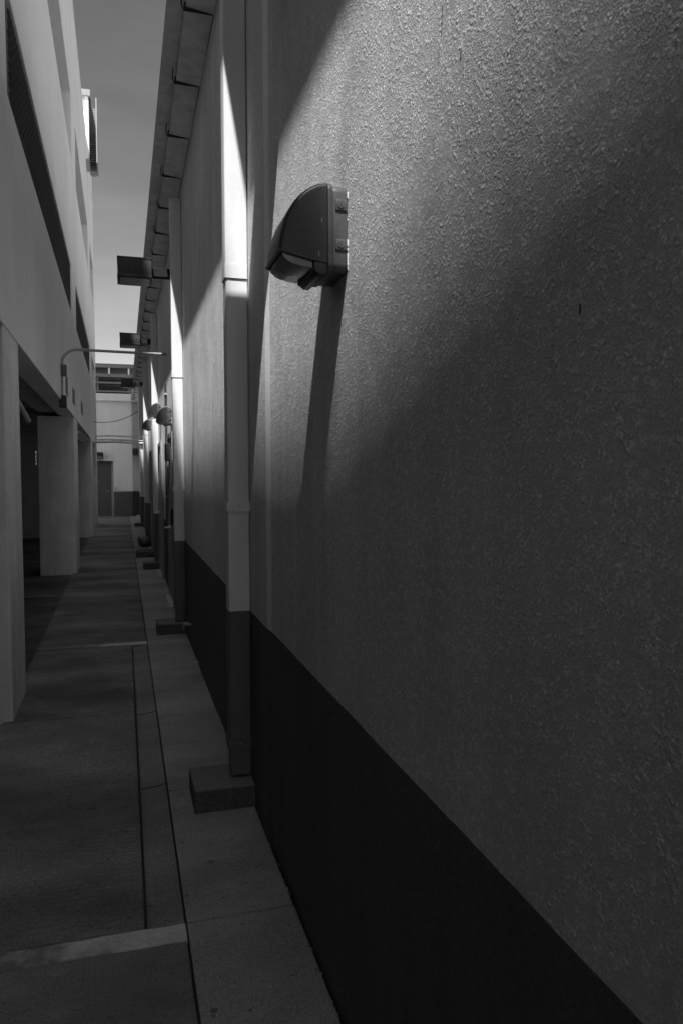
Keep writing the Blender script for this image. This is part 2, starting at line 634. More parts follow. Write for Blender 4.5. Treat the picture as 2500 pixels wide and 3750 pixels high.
wavy_base(0.5905, 0.5905, -4.2, 3.055, 0.02)
wavy_base(0.5905, 0.5830, 3.055, 3.130, 0.02)
wavy_base(0.5830, 0.5830, 3.130, 30.4, 0.06)
# gouges in the stucco near the top right of the picture
for (y, z, ln, wd, dy) in ((1.330, 2.462, 0.027, 0.0026, 0.004), (1.343, 2.405, 0.016, 0.0016, 0.002), (1.245, 2.353, 0.008, 0.004, 0.001), (0.87, 1.822, 0.007, 0.004, 0.0)):
    bm = prism([(y, z - ln), (y + wd, z - ln * 0.9), (y + wd + dy * 0.0 - dy, z + ln), (y - dy, z + ln * 0.95)], 'x', 0.5917, 0.60)
    obj('gouge', bm, M['dark2'], rb)
# eave
RE = 0.305
obj('roof', prism([(RE, 4.565), (RE, 4.60), (4.2, 5.45), (8.0, 4.60), (8.0, 4.52), (4.2, 5.37), (0.80, 4.62)], 'y', -4.2, 30.4), M['roof'], rb)
obj('wall', bbox(7.7, 7.9, -4.2, 30.4, -0.1, 4.5), M['stucco'], rb)
obj('wall', bbox(0.80, 7.7, -4.2, -4.0, -0.1, 4.5), M['stucco'], rb)
obj('wall', bbox(0.80, 7.7, 30.2, 30.4, -0.1, 4.5), M['stucco'], rb)
yy = -4.3
while yy < 30.3:
    L_ = 2.6
    y1 = min(yy + L_, 30.3)
    z0 = 4.545
    bm = prism([(RE + 0.004, z0), (RE + 0.004, 4.565), (0.435, 4.585), (0.435, z0 - 0.004)], 'y', yy, y1 - 0.004)
    obj('eave_board', bm, M['soffit'], rb)
    yy = y1
k = 0
yy = 5.605 - 0.873 * 11
while yy < 30:
    y1 = min(yy + 0.873, 30.3)
    # each sheet laps under the next: its far end hangs a little lower
    bm = bmesh.new()
    s = random.uniform(-0.003, 0.003)
    za, zb = 4.502, 4.474 + s
    pts = [(0.412, yy + 0.004, za), (0.583, yy + 0.004, za - 0.02), (0.583, y1 + 0.020, zb - 0.02), (0.412, y1 + 0.020, zb)]
    v0 = [bm.verts.new(p) for p in pts]
    v1 = [bm.verts.new((p[0], p[1], p[2] + 0.012)) for p in pts]
    bm.faces.new(v0[::-1])
    bm.faces.new(v1)
    for i in range(4):
        bm.faces.new((v0[i], v0[(i + 1) % 4], v1[(i + 1) % 4], v1[i]))
    obj('soffit_panel', bm, M['soffit'], rb)
    bm = bmesh.new()
    box(bm, 0.400, 0.575, y1 + 0.0212, y1 + 0.030, zb - 0.022, zb + 0.03)
    obj('hanger', bm, M['dark2'], rb)
    bm = bmesh.new()
    tube(bm, [(0.402, y1 + 0.026, zb - 0.02), (0.385, y1 + 0.03, zb + 0.02), (0.388, y1 - 0.04, zb + 0.055)], 0.004, 6)
    obj('hanger_hook', bm, M['dark2'], rb)
    yy = y1


def wall_door(y0, y1, z1, hand_y, hand_z, near):
    """steel door in the right wall: frame proud of the stucco, dark lower half of the paint, lever"""
    bm = bmesh.new()
    box(bm, 0.548, 0.5834, y0 - 0.06, y0, 0.02, z1 + 0.06)
    box(bm, 0.548, 0.5834, y1, y1 + 0.06, 0.02, z1 + 0.06)
    box(bm, 0.548, 0.5834, y0, y1, z1, z1 + 0.06)
    fr = obj('door_frame', bm, M['frame'], rb)
    d = obj('door', bbox(0.564, 0.5832, y0, y1, 0.02, z1), M['greydoor'], rb)
    bm = bmesh.new()
    disc(bm, (0.564, hand_y, hand_z), (-1, 0, 0), 0.026, 0.012)
    tube(bm, [(0.556, hand_y, hand_z), (0.505, hand_y, hand_z), (0.500, hand_y - 0.01, hand_z), (0.500, hand_y + (0.11 if near else -0.11), hand_z)], 0.010, 8)
    obj('handle', bm, M['chrome'], d, smooth=True)
    obj('threshold', bbox(0.50, 0.582, y0 - 0.05, y1 + 0.05, 0.0, 0.022, 0.004), M['galv'], rb)


wall_door(9.02, 9.92, 2.06, 9.72, 0.93, False)
wall_door(11.75, 12.65, 2.06, 12.45, 1.00, False)
wall_door(16.0, 16.9, 2.06, 16.7, 1.00, False)

# ------------------------------------------------------------------ downspouts
SX0, SX1 = 0.478, 0.582


def rectpipe(bm, x0, x1, y0, y1, z0, z1, r=0.008):
    b2 = bbox(x0, x1, y0, y1, z0, z1)
    es = [e for e in b2.edges if abs(e.verts[0].co.z - e.verts[1].co.z) > 0.01]
    bmesh.ops.bevel(b2, geom=es, offset=r, segments=3, profile=0.5, affect='EDGES')
    return b2


def downspout(y, label, zt, joints, straps):
    t = thing('downspout', label, 'downspout', (0.53, y + 0.05, 0.12), 'square downspouts along the right wall')
    y0, y1 = y, y + 0.104
    zz = sorted([DADO + 0.004] + joints + [zt])
    for i in range(len(zz) - 1):
        s = 0.0025 if i % 2 else 0.0
        lo = zz[i] - (0.0 if i == 0 else 0.0)
        obj('pipe_section', rectpipe(None, SX0 - s, SX1, y0 - s, y1, lo, zz[i + 1] - (0.002 if i < len(zz) - 2 else 0)), M['pipe'], t, True)
    obj('painted_pipe_section', rectpipe(None, SX0, SX1, y0, y1, 0.29, DADO + 0.004), M['pipe_dark'], t, True)
    obj('painted_shoe', rectpipe(None, SX0 + 0.004, SX1, y0 + 0.004, y1, 0.125, 0.286), M['pipe_dark'], t, True)
    for z in straps:
        bm = bmesh.new()
        box(bm, SX0 - 0.007, 0.5833, y0 - 0.007, y0 - 0.0028, z, z + 0.046)
        box(bm, SX0 - 0.007, SX0 - 0.0028, y0 - 0.0028, y1 + 0.004, z, z + 0.046)
        box(bm, 0.5795, 0.5833, y0 - 0.03, y0 - 0.0072, z, z + 0.046)
        m = M['pipe'] if z > DADO else M['pipe_dark']
        st = obj('strap', bm, m, t)
        bm = bmesh.new()
        disc(bm, (0.53, y0 - 0.007, z + 0.023), (0, -1, 0), 0.004, 0.003, 8)
        obj('screw', bm, M['galv'], st)
    return t


d1 = downspout(3.55, 'nearest square downspout, white above and dark below, beside the wall lamp', 4.47, [2.535], [1.425, 0.262])
# a lapped joint at the middle of the nearest downspout
obj('joint_sleeve', rectpipe(None, SX0 - 0.006, SX1, 3.55 - 0.006, 3.655, 2.535, 2.60), M['pipe'], d1, True)
d2 = downspout(7.56, 'second square downspout from the camera, its bright top behind the nearest box floodlight', 4.30, [2.575], [1.445, 0.262])
obj('joint_sleeve', rectpipe(None, SX0 - 0.006, SX1, 7.56 - 0.006, 7.664, 2.575, 2.64), M['pipe'], d2, True)
obj('pipe_cap', bbox(SX0 - 0.004, 0.5833, 7.552, 7.668, 4.30, 4.322, 0.004), M['pipe'], d2)
copy_thing(d2, (0, 5.45, 0), 'third square downspout from the camera, between two wall mounted doors')
copy_thing(d2, (0, 10.9, 0), 'fourth square downspout, just beyond the dark bag on the pavement')
copy_thing(d2, (0, 16.2, 0), 'farthest square downspout, where the pipes cross the alley to the right wall')


def splash(y, label, d=0.30):
    t = thing('splash_block', label, 'splash block', (0.44, y, 0), 'concrete blocks under the downspouts')
    for nm, b_, mm in (('block', bbox(0.294, 0.582, y, y + d, 0.0, 0.106), M['block']), ('top', bbox(0.296, 0.582, y + 0.002, y + d - 0.002, 0.1062, 0.112), M['block_top'])):
        bmesh.ops.bevel(b_, geom=b_.edges[:], offset=0.003, segments=1, affect='EDGES')
        bmesh.ops.subdivide_edges(b_, edges=b_.edges[:], cuts=7, use_grid_fill=True)
        for v in b_.verts:
            if v.co.z > 0.002:
                k_ = Vector((mnoise.noise(v.co * 45), mnoise.noise(v.co * 45 + Vector((9, 0, 0))), mnoise.noise(v.co * 38 + Vector((0, 5, 0)))))
                v.co += k_ * (0.0022 if nm == 'block' else 0.0008)
        obj(nm, b_, mm, t)
    return t


s1 = splash(3.45, 'nearest painted concrete block under the nearest downspout')
copy_thing(s1, (0, 4.05, 0), 'painted concrete block under the second downspout, beside the thin white line')
copy_thing(s1, (0, 9.38, 0), 'painted concrete block under the third downspout, before the door step')
copy_thing(s1, (0, 14.9, 0), 'concrete block under the fourth downspout, beside the dark bag')
copy_thing(s1, (0, 20.3, 0), 'farthest concrete block, under the farthest downspout near the end wall')
st = thing('door_step', 'low concrete door step with a dark slot, between third block and dark bag', 'step', (0.4, 14.8, 0))
obj('step_slab', bbox(0.20, 0.581, 14.75, 15.35, 0.0, 0.11, 0.008), M['block'], st)
obj('drain_slot', bbox(0.40, 0.575, 14.744, 14.7495, 0.02, 0.055), M['dark'], st)


# ------------------------------------------------------------------ wall pack lamps
def wall_lamp(label):
    """built on the wall at Y 1.94..2.125; X 0.591 is the stucco"""
    W0, W1 = 1.94, 2.125
    t = thing('wall_lamp', label, 'wall lamp', (0.591, 2.03, 2.265), 'hooded wall lamps along the right wall')
    # back box, rounded corners seen from the side
    r = 0.022
    pts = []
    for cx, cz, a0 in ((W0 + r, 2.150 + r, 180), (W1 - r, 2.150 + r, 270), (W1 - r, 2.380 - r, 0), (W0 + r, 2.380 - r, 90)):
        for k in range(5):
            a = R(a0 + 90 * k / 4)
            pts.append((cx + r * math.cos(a), cz + r * math.sin(a)))
    bb = prism(pts, 'x', 0.549, 0.5915, 0.004)
    obj('back_box', bb, M['rim'], t, True)
    # gasket flange
    pts2 = [(y + (0.004 if y > 2.03 else -0.004), z + (0.005 if z > 2.265 else -0.004)) for y, z in pts]
    obj('flange', prism(pts2, 'x', 0.535, 0.5486, 0.003), M['rim'], t, True)
    # hood
    X = lambda u: 0.585 - u
    out = [(X(.052), 2.384), (X(.075), 2.379), (X(.098), 2.368), (X(.12), 2.351), (X(.140), 2.329), (X(.156), 2.303), (X(.168), 2.274),
           (X(.177), 2.240), (X(.182), 2.205), (X(.183), 2.194), (X(.081), 2.174), (X(.052), 2.170)]
    hb = bmesh.new()
    A = [hb.verts.new((x, W0 + 0.001, z)) for x, z in out]
    B = [hb.verts.new((x, W1 - 0.001, z)) for x, z in out]
    n = len(out)
    hb.faces.new(A)
    hb.faces.new(B[::-1])
    for i in range(n):
        hb.faces.new((A[i], B[i], B[(i + 1) % n], A[(i + 1) % n]))
    bmesh.ops.recalc_face_normals(hb, faces=hb.faces[:])
    es = []
    for side in (A, B):
        for i in range(n - 3):
            es.append(hb.edges.get((side[i], side[i + 1])))
    bmesh.ops.bevel(hb, geom=es, offset=0.012, segments=4, profile=0.5, affect='EDGES')
    obj('hood', hb, M['dark'], t, True)
    # thin lip round the hood mouth
    bm = bmesh.new()
    for y in (W0 + 0.001, W1 - 0.001):
        tube(bm, [(X(.182), y, 2.194), (X(.085), y, 2.174)], 0.0032, 6)
    tube(bm, [(X(.1825), W0 + 0.002, 2.194), (X(.1825), W1 - 0.002, 2.194)], 0.0034, 6)
    obj('hood_lip', bm, M['dark'], t, True)
    # prismatic lens, hanging below the hood mouth
    ln = [(X(.176), 2.1915), (X(.172), 2.181), (X(.160), 2.170), (X(.145), 2.163), (X(.120), 2.158), (X(.090), 2.1545), (X(.090), 2.1735)]
    obj('lens', prism(ln, 'y', W0 + 0.006, W1 - 0.006, 0.003), M['lens'], t, True)
    # lower housing
    lo = [(X(.0885), 2.1735), (X(.0885), 2.150), (X(.075), 2.140), (X(.060), 2.1385), (X(.050), 2.146), (X(.050), 2.1735)]
    obj('lower_housing', prism(lo, 'y', W0 + 0.003, W1 - 0.003, 0.003), M['dark'], t, True)
    bm = bmesh.new()
    tube(bm, [(X(.090), W0 + 0.01, 2.152), (X(.090), W1 - 0.01, 2.152)], 0.0035, 6)
    obj('hinge', bm, M['dark2'], t, True)
    # mounting lugs with plugs on the near side
    for z0, z1 in ((2.311, 2.340), (2.206, 2.235)):
        lg = obj('mounting_lug', bbox(0.556, 0.588, W0 - 0.0045, W0 - 0.0002, z0, z1, 0.0015), M['rim'], t, True)
        bm = bmesh.new()
        zc = (z0 + z1) / 2
        disc(bm, (0.5705, W0 - 0.0046, zc), (0, -1, 0), 0.0088, 0.0022, 20)
        obj('plug', bm, M['rim'], lg, True)
        bm = bmesh.new()
        disc(bm, (0.5705, W0 - 0.0069, zc), (0, -1, 0), 0.0018, 0.0012, 8)
        obj('plug_hole', bm, M['cable'], lg)
    bm = bmesh.new()
    for (ua, za, ub, zb_) in ((.066, 2.276, .0655, 2.287), (.0725, 2.187, .075, 2.200), (.118, 2.3425, .117, 2.3445), (.098, 2.318, .0975, 2.3195), (.13, 2.26, .1285, 2.2612)):
        v = [bm.verts.new(p) for p in ((X(ua) - .0006, W0 + .0005, za), (X(ua) + .0006, W0 + .0005, za), (X(ub) + .0005, W0 + .0005, zb_), (X(ub) - .0005, W0 + .0005, zb_))]
        v2 = [bm.verts.new(p.co + Vector((0, 0.002, 0))) for p in v]
        bm.faces.new(v)
        for q in range(4):
            bm.faces.new((v[q], v[(q + 1) % 4], v2[(q + 1) % 4], v2[q]))
    obj('scratch', bm, M['galv'], t)
    bm = bmesh.new()                                      # squeezed out sealant along the wall
    for za, zb_, wd in ((2.345, 2.362, .0016), (2.286, 2.292, .001), (2.219, 2.236, .0018), (2.206, 2.213, .0014), (2.168, 2.200, .0016), (2.155, 2.166, .0010)):
        tube(bm, [(0.5905, W0 - 0.0012, za), (0.5902, W0 - 0.0018, (za + zb_) / 2), (0.5905, W0 - 0.001, zb_)], wd, 6)
    obj('sealant', bm, M['white'], t, True)
    bm = bmesh.new()
    box(bm, X(.060), X(.050), W0 + 0.03, W0 + 0.05, 2.379, 2.388)
    obj('latch', bm, M['dark2'], t)
    return t


wl = wall_lamp('large dark hooded wall lamp in the foreground, casting a long shadow down the stucco')
copy_thing(wl, (-0.007, 7.47, 0.075), 'hooded wall lamp over the nearest door, second from the camera, left of second downspout')
copy_thing(wl, (-0.007, 10.25, 0.375), 'hooded wall lamp over the middle door, half hidden behind the second hooded lamp')
copy_thing(wl, (-0.007, 14.45, 0.42), 'hooded wall lamp over the farthest door, lowest in the cluster of small hooded lamps')


# ------------------------------------------------------------------ box floodlights on arms
def floodlight(y, zb, x0, x1, xa, label, armw=0.09, ln=0.34):
    t = thing('floodlight', label, 'floodlight', (0.585, y + ln / 2, zb), 'box floodlights on arms under the right eave')
    obj('housing', bbox(x0, x1, y, y + ln, zb + 0.035, zb + 0.20, 0.012, 3), M['dark2'], t, True)
    obj('lid', bbox(x0 - 0.003, x1 + 0.003, y - 0.003, y + ln + 0.003, zb + 0.19, zb + 0.212, 0.005), M['dark'], t, True)
    fr = obj('door_frame', bbox(x0 - 0.003, x1 + 0.003, y - 0.003, y + ln + 0.003, zb + 0.012, zb + 0.042, 0.006), M['dark'], t, True)
    obj('lens', bbox(x0 + 0.025, x1 - 0.025, y + 0.025, y + ln - 0.025, zb + 0.004, zb + 0.0115, 0.002), M['lensgrey'], fr)
    yc = y + ln / 2
    obj('arm', bbox(x1 + 0.0025, 0.5825, yc - armw / 2, yc + armw / 2, zb + 0.065, zb + 0.15, 0.004), M['black'], t)
    obj('wall_plate', bbox(0.575, 0.5845, yc - 0.07, yc + 0.07, zb + 0.03, zb + 0.19, 0.003), M['black'], t)
    return t


f1 = floodlight(7.66, 3.545, -0.028, 0.302, 0.46, 'nearest dark box floodlight on a short arm against the sky')
copy_thing(f1, (0, 5.25, 0.22), 'middle dark box floodlight, just above the bent pipe crossing the alley')
copy_thing(f1, (0, 11.3, 0.22), 'farthest dark box floodlight, in front of the louvred roof at the alley end')
floodlight(2.53, 3.52, 0.19, 0.50, 0.55, 'box floodlight above the picture whose shadow crosses the nearest downspout', ln=0.41)

# ------------------------------------------------------------------ small fittings on the right wall
cd = thing('wall_conduit', 'thin dark conduit running up the wall beside the nearest door', 'conduit', (0.575, 10.4, 0.9))
obj('pipe', tubes([(0.565, 10.42, 0.96), (0.565, 10.42, 2.85)], 0.014), M['dark2'], cd, True)
for z in (1.3, 2.0, 2.7):
    obj('clip', bbox(0.548, 0.5848, 10.39, 10.45, z, z + 0.025), M['galv'], cd)
for y, z, h_, lab in ((9.45, 1.78, 0.22, 'small dark box on the wall above the nearest door handle'), (8.75, 1.02, 0.18, 'small dark box on the wall at the edge of the dark base')):
    t = thing('control_box', lab, 'box', (0.56, y, z), 'dark boxes on the right wall')
    xx = 0.564 if y > 9 else 0.5848
    obj('case', bbox(xx - 0.06, xx - 0.0005, y, y + 0.15, z, z + h_, 0.006), M['dark2'], t)
    obj('cover', bbox(xx - 0.066, xx - 0.0605, y + 0.008, y + 0.142, z + 0.008, z + h_ - 0.008, 0.002), M['dark'], t)
tp = thing('wall_tap', 'small garden tap low on the dark base of the wall after the second downspout', 'tap', (0.57, 6.98, 0.2))
obj('spout', tubes([(0.584, 6.98, 0.20), (0.53, 6.98, 0.20), (0.512, 6.98, 0.19), (0.508, 6.98, 0.155)], 0.011), M['galv'], tp, True)
bm = bmesh.new()
disc(bm, (0.535, 6.98, 0.212), (0, 0, 1), 0.028, 0.010, 12)
tube(bm, [(0.535, 6.98, 0.20), (0.535, 6.98, 0.215)], 0.006, 6)
obj('handwheel', bm, M['galv'], tp, True)
pn = thing('tie_hook', 'thin bent steel hook low on the dark wall base between the two nearest downspouts', 'hook', (0.58, 5.41, 0.16))
obj('shaft', tubes([(0.583, 5.40, 0.24), (0.572, 5.40, 0.238), (0.570, 5.405, 0.22), (0.571, 5.412, 0.155), (0.578, 5.414, 0.15)], 0.005, 6), M['pipe_dark'], pn, True)

# ------------------------------------------------------------------ left building
lb = thing('parking_building', 'tall pale rendered parking building on columns with mesh covered openings on the left', 'building', (-0.685, 0, 0))
lb['base'] = [-0.685, 0, 0]
# (the finished building is turned 0.37 degrees so that the lane widens a little)
FX = -0.685         # face of the building before turning
TH = 0.22
YN, YF = -6.5, 25.6
ZS, Z1, Z2, Z3, Z4, Z5 = 2.56, 4.19, 4.97, 6.93, 8.12, 10.30


def lbox(name, x0, x1, y0, y1, z0, z1, m, bev=0.0, parent=lb):
    return obj(name, bbox(x0, x1, y0, y1, z0, z1, bev), m, parent)


lbox('spandrel', FX - TH, FX, YN, YF, ZS, Z1, M['facade'], 0.006)
lbox('spandrel', FX - TH, FX, YN, YF, Z2, Z3, M['facade'], 0.006)
YS, Z5N = 11.6, 9.40          # unseen parapet shaped for its shadow: low over near bays, ramp behind camera
for nm, xa, xb, zb, zt in (('parapet', FX - TH, FX, 0, -0.06), ('coping', FX - TH - 0.03, FX + 0.012, -0.06, 0)):
    zl = Z4 if nm == 'parapet' else Z5N + zb
    zl2 = Z4 if nm == 'parapet' else Z5N + 0.74 + zb
    obj(nm, prism([(YS, zl), (YS, Z5N + zt), (-1.5, Z5N + zt), (-3.9, Z5N + 0.74 + zt), (YN, Z5N + 0.74 + zt), (YN, zl2), (-3.9, zl2), (-1.5, zl)], 'x', xa, xb),
        M['facade'], lb)
# unseen rail, added to fade the sunlight gradually down the right wall
acc, nxt, dz = 0.0, 0.4, 0.03
while dz < 1.10:                                          # shading cables, closer together towards the parapet
    acc += max(0.0, 1.0 - (dz / 1.10) ** 1.4) / 0.061 * 0.005
    if acc > nxt:
        nxt += 1.0
        z = Z5N + dz
        bm = bmesh.new()
        tube(bm, [(FX - 0.1, YS, z), (FX - 0.1, -1.5, z), (FX - 0.1, -3.9, z + 0.74), (FX - 0.1, YN, z + 0.74)], 0.005, 6)
        obj('shade_cable', bm, M['galv'], lb)
    dz += 0.005
for k in range(9):
    y = -6.3 + k * 2.2
    z = Z5N + (0 if y > -1.5 else min(0.74, (-y - 1.5) / 2.4 * 0.74))
    lbox('shade_post', FX - 0.115, FX - 0.085, y, y + 0.03, z - 0.05, z + 1.11, M['galv'])
lbox('parapet', FX - TH, FX, YS + 0.003, YF, Z4, Z5 - 0.06, M['facade'], 0.006)
lbox('coping', FX - TH - 0.03, FX + 0.012, YS + 0.003, YF, Z5 - 0.06, Z5, M['facade'], 0.008)
colY = [(-2.7, -1.9), (5.13, 5.84), (12.72, 13.75), (20.3, 21.3), (24.8, 25.6)]
for i, (a, b) in enumerate(colY):
    lbox('column', FX - 0.56 if i > 1 else FX - 0.9, FX - 0.002, a, b, -0.05, ZS - 0.002, M['column'], 0.012)
    up = (12.75, 14.05) if i == 2 else (20.6, 22.0) if i == 3 else (a, b)
    lbox('pier', FX - TH + 0.01, FX - 0.035 if i < 2 else FX - 0.003, up[0], up[1], Z1, Z2, M['facade'])
    up2 = {1: (4.2, 6.0), 2: (13.6, 14.9), 3: (20.6, 22.0)}.get(i, (a, b))
    lbox('pier', FX - TH + 0.01, FX - 0.003, up2[0], up2[1], Z3, Z4, M['facade'])
# decks, ceilings and the walls that close the building
lbox('deck', -4.7, FX - TH - 0.003, YN, YF, 2.95, 3.20, M['inside'])
lbox('deck', -4.7, FX - TH - 0.003, YN, YF, Z2 + 0.03, Z2 + 0.30, M['facade'])
lbox('deck', -4.7, FX - TH - 0.003, YN, YF, Z4 + 0.02, Z4 + 0.30, M['facade'])
lbox('back_wall', -4.9, -4.703, YN, YF, -0.05, Z5N - 0.3, M['inside'])
lbox('end_wall', -4.7, FX - TH - 0.003, YN, YN + 0.2, -0.05, Z5N - 0.3, M['facade'])
lbox('end_wall', -4.7, FX - TH - 0.003, YF - 0.2, YF - 0.003, 3.2, Z5, M['facade'])
lbox('edge_beam', FX - 0.55, FX - TH - 0.004, 5.9, 25.5, 2.62, 2.948, M['inside'])
for k in range(12):
    y = 6.6 + k * 1.55
    lbox('joist', -4.65, FX - 0.56, y, y + 0.22, 2.70, 2.949, M['inside'])
# inner cross wall with a narrow barred gap
lbox('inner_wall', -4.65, -2.072, 20.5, 20.7, -0.03, 2.69, M['inside'])
lbox('inner_wall', -2.040, FX - 0.74, 20.5, 20.7, -0.03, 2.69, M['inside'])
for z in (2.27, 2.17, 2.07, 1.97, 1.88):
    lbox('bar', -2.071, -2.041, 20.5, 20.7, z - 0.03, z, M['inside'])
lbox('inner_wall', -2.071, -2.041, 20.5, 20.7, -0.03, 1.849, M['inside'])
lbox('inner_wall', -2.071, -2.041, 20.5, 20.7, 2.271, 2.69, M['inside'])
for y, h_ in ((5.9, 0), (13.8, 0)):
    pass
obj('drain_pipe', tubes([(-1.05, 8.6, 2.42), (-1.16, 10.7, 2.34)], 0.04), M['inside'], lb, True)


# expanded metal over the parking openings: rows of zigzag strands
def mesh_screen(y0, y1, z0, z1, row=0.036, step=0.055):
    bm = bmesh.new()
    x = FX - 0.02
    n = int((z1 - z0 - 0.04) / row)
    m_ = int((y1 - y0) / step)
    for r_ in range(n + 1):
        zc = z0 + 0.02 + r_ * row
        prev = None
        for q in range(m_ + 1):
            y = y0 + (y1 - y0) * q / m_
            z = zc + (0.5 * row if (q + r_) % 2 else -0.5 * row) * 0.9
            hh, d_ = 0.0055, 0.006
            ring = [bm.verts.new((x - d_, y, z + hh)), bm.verts.new((x + d_, y, z - hh * 0.2)), bm.verts.new((x, y, z - hh))]
            if prev:
                for e in range(3):
                    bm.faces.new((prev[e], prev[(e + 1) % 3], ring[(e + 1) % 3], ring[e]))
            prev = ring
    o = obj('mesh_screen', bm, M['wire'], lb)
    o['kind'] = 'stuff'
    yy = y0 + 0.02
    while yy < y1:
        obj('screen_post', tubes([(x - 0.04, yy, z0), (x - 0.04, yy, z1)], 0.02, 6), M['wire'], lb)
        yy += 2.2


mesh_screen(5.86, 12.74, Z1, Z2)
mesh_screen(14.06, 20.6, Z1, Z2, 0.05, 0.09)
# vent plates on the lower band
for y0, y1, z0, z1 in ((10.85, 11.22, 2.72, 2.98), (12.42, 12.95, 2.745, 2.99), (15.1, 15.75, 2.80, 3.04)):
    lbox('vent_plate', FX - 0.004, FX + 0.006, y0, y1, z0, z1, M['slot'])
# roof tower
lbox('tower', -4.7, FX - 0.01, 20.4, YF - 0.02, Z5 + 0.002, 11.24, M['facade'])
lbox('tower_coping', -4.8, FX + 0.14, 20.25, YF, 11.242, 11.40, M['louver'], 0.01)
lbox('sun_block_tower', -4.7, -1.42, 20.6, 25.5, 11.402, 18.6, M['facade'])  # unseen block, added to keep the sun off the end wall
lou = lbox('louvre_box', FX + 0.08, FX + 0.10, 20.3, 21.2, 9.62, 11.24, M['louver'])
lbox('louvre_cheek', FX + 0.0, FX + 0.0795, 20.3, 21.2, 9.70, 11.24, M['facade'])
lbox('louvre_cheek', FX + 0.26, FX + 0.29, 20.3, 21.2, 9.62, 11.24, M['louver'])
lbox('louvre_back', FX + 0.1005, FX + 0.2595, 20.9, 21.2, 9.62, 11.24, M['louver'])
for k in range(26):
    z = 9.64 + k * 0.061
    bm = bmesh.new()
    v = [bm.verts.new(p) for p in ((FX + 0.1005, 20.32, z), (FX + 0.2595, 20.32, z), (FX + 0.2595, 20.40, z + 0.04), (FX + 0.1005, 20.40, z + 0.04))]
    v2 = [bm.verts.new(x.co + Vector((0, 0, 0.006))) for x in v]
    bm.faces.new(v[::-1])
    bm.faces.new(v2)
    for i in range(4):
        bm.faces.new((v[i], v[(i + 1) % 4], v2[(i + 1) % 4], v2[i]))
    obj('slat', bm, M['dark2'], lou)
# conduits clipped under the beam beyond the second column
for k in range(4):
    x = FX - 0.05 - 0.05 * k
    obj('beam_conduit', tubes([(x - 0.25, 13.8, 2.50), (x - 0.05, 17, 2.53 - 0.02 * k), (x, 21, 2.50 - 0.012 * k), (x + 0.02, 23.3, 2.50)], 0.018, 6), M['galv'], lb, True)
lb.rotation_euler = (0, 0, 0.0058)

# ------------------------------------------------------------------ things crossing the alley
oc = thing('overhead_conduit', 'bent steel conduit rising from the left wall and crossing the alley overhead', 'conduit', (-0.76, 10.0, 2.5))
px = -0.735
arc = []
for k in range(9):
    a = R(90 * k / 8)
    arc.append((px + 0.20 * (1 - math.cos(a)), 10.05 + 0.02 * k, 3.02 + 0.21 * math.sin(a)))
obj('pipe', tubes([(px, 10.02, 3.0)] + arc + [(0.583, 10.42, 3.25)], 0.018, 10), M['frame'], oc, True)
obj('riser', tubes([(px, 10.0, 2.60), (px, 10.02, 2.86)], 0.018, 10), M['frame'], oc, True)
obj('junction_box', bbox(px - 0.03, px + 0.06, 9.96, 10.08, 2.86, 3.0, 0.008), M['slot'], oc)
obj('elbow_fitting', bbox(px - 0.03, px + 0.055, 9.93, 10.05, 2.46, 2.61, 0.012), M['dark2'], oc)

for k, (z, r) in enumerate(((2.80, 0.018), (2.685, 0.022), (2.615, 0.031))):
    t = thing('crossing_pipe', ['topmost thin', 'middle', 'lowest and thickest'][k] + ' of the three level pipes crossing the alley end', 'pipe', (0, 23.7, z), 'level pipes crossing the alley end')
    obj('pipe', tubes([(-0.83, 23.7 + 0.02 * k, z), (-0.3, 23.7 + .02 * k, z + 0.012), (0.583, 23.66 + 0.02 * k, z - 0.02)], r, 8), M['galv'], t, True)
    obj('coupling', tubes([(-0.5 + 0.2 * k, 23.7 + .02 * k, z + 0.007), (-0.43 + 0.2 * k, 23.7 + .02 * k, z + 0.0085)], r + 0.008, 8), M['galv'], t, True)
    obj('bend', tubes([(-0.83, 23.72 + .02 * k, z), (-0.835, 23.62, z - 0.03), (-0.835, 23.55, z - 0.3)], r, 8), M['galv'], t, True)
cb = []
for k in range(15):
    t_ = k / 14
    cb.append((-0.86 + 1.44 * t_, 22.9 + 2.4 * t_, 3.17 + 0.6 * t_ - 0.16 * math.sin(math.pi * t_)))
o = obj('hanging_cable', tubes(cb, 0.011, 6), M['cable'], None, True)
tag(o, 'thin sagging cable slung across the alley above the three level pipes', 'cable')

# ------------------------------------------------------------------ end building
eb = thing('end_building', 'pale building closing the alley with dark base, cornice and louvred roof', 'building', (-3, 30, 0))
EY = 30.0


def ebox(name, x0, x1, y0, y1, z0, z1, m, bev=0.0, parent=eb):
    return obj(name, bbox(x0, x1, y0, y1, z0, z1, bev), m, parent)


DX0, DX1, DZ = -1.12, -0.47, 2.11
ebox('wall', -12, DX0 - 0.003, EY, EY + 0.3, 0.975, 4.46, M['endwall'])
ebox('wall', DX0, DX1 + 0.08, EY, EY + 0.3, DZ + 0.05, 4.46, M['endwall'])
ebox('wall', DX1 + 0.083, 0.33, EY, EY + 0.3, 0.975, 4.46, M['endwall'])
ebox('wall', 0.333, 0.584, EY + 0.18, EY + 0.3, 0.975, 4.46, M['endwall'])
ebox('pilaster', 0.17, 0.331, EY - 0.03, EY - 0.002, 0.975, 4.46, M['endwall'])
ebox('painted_base', -12, DX0 - 0.003, EY - 0.004, EY + 0.3, -0.05, 0.974, M['door'])
ebox('painted_base', DX1 + 0.083, 0.332, EY - 0.004, EY + 0.3, -0.05, 0.974, M['door'])
ebox('painted_base', 0.333, 0.584, EY + 0.176, EY + 0.3, -0.05, 0.974, M['door'])
ebox('cornice', -12, 0.60, EY - 0.14, EY + 0.4, 4.462, 4.75, M['endwall'], 0.02)
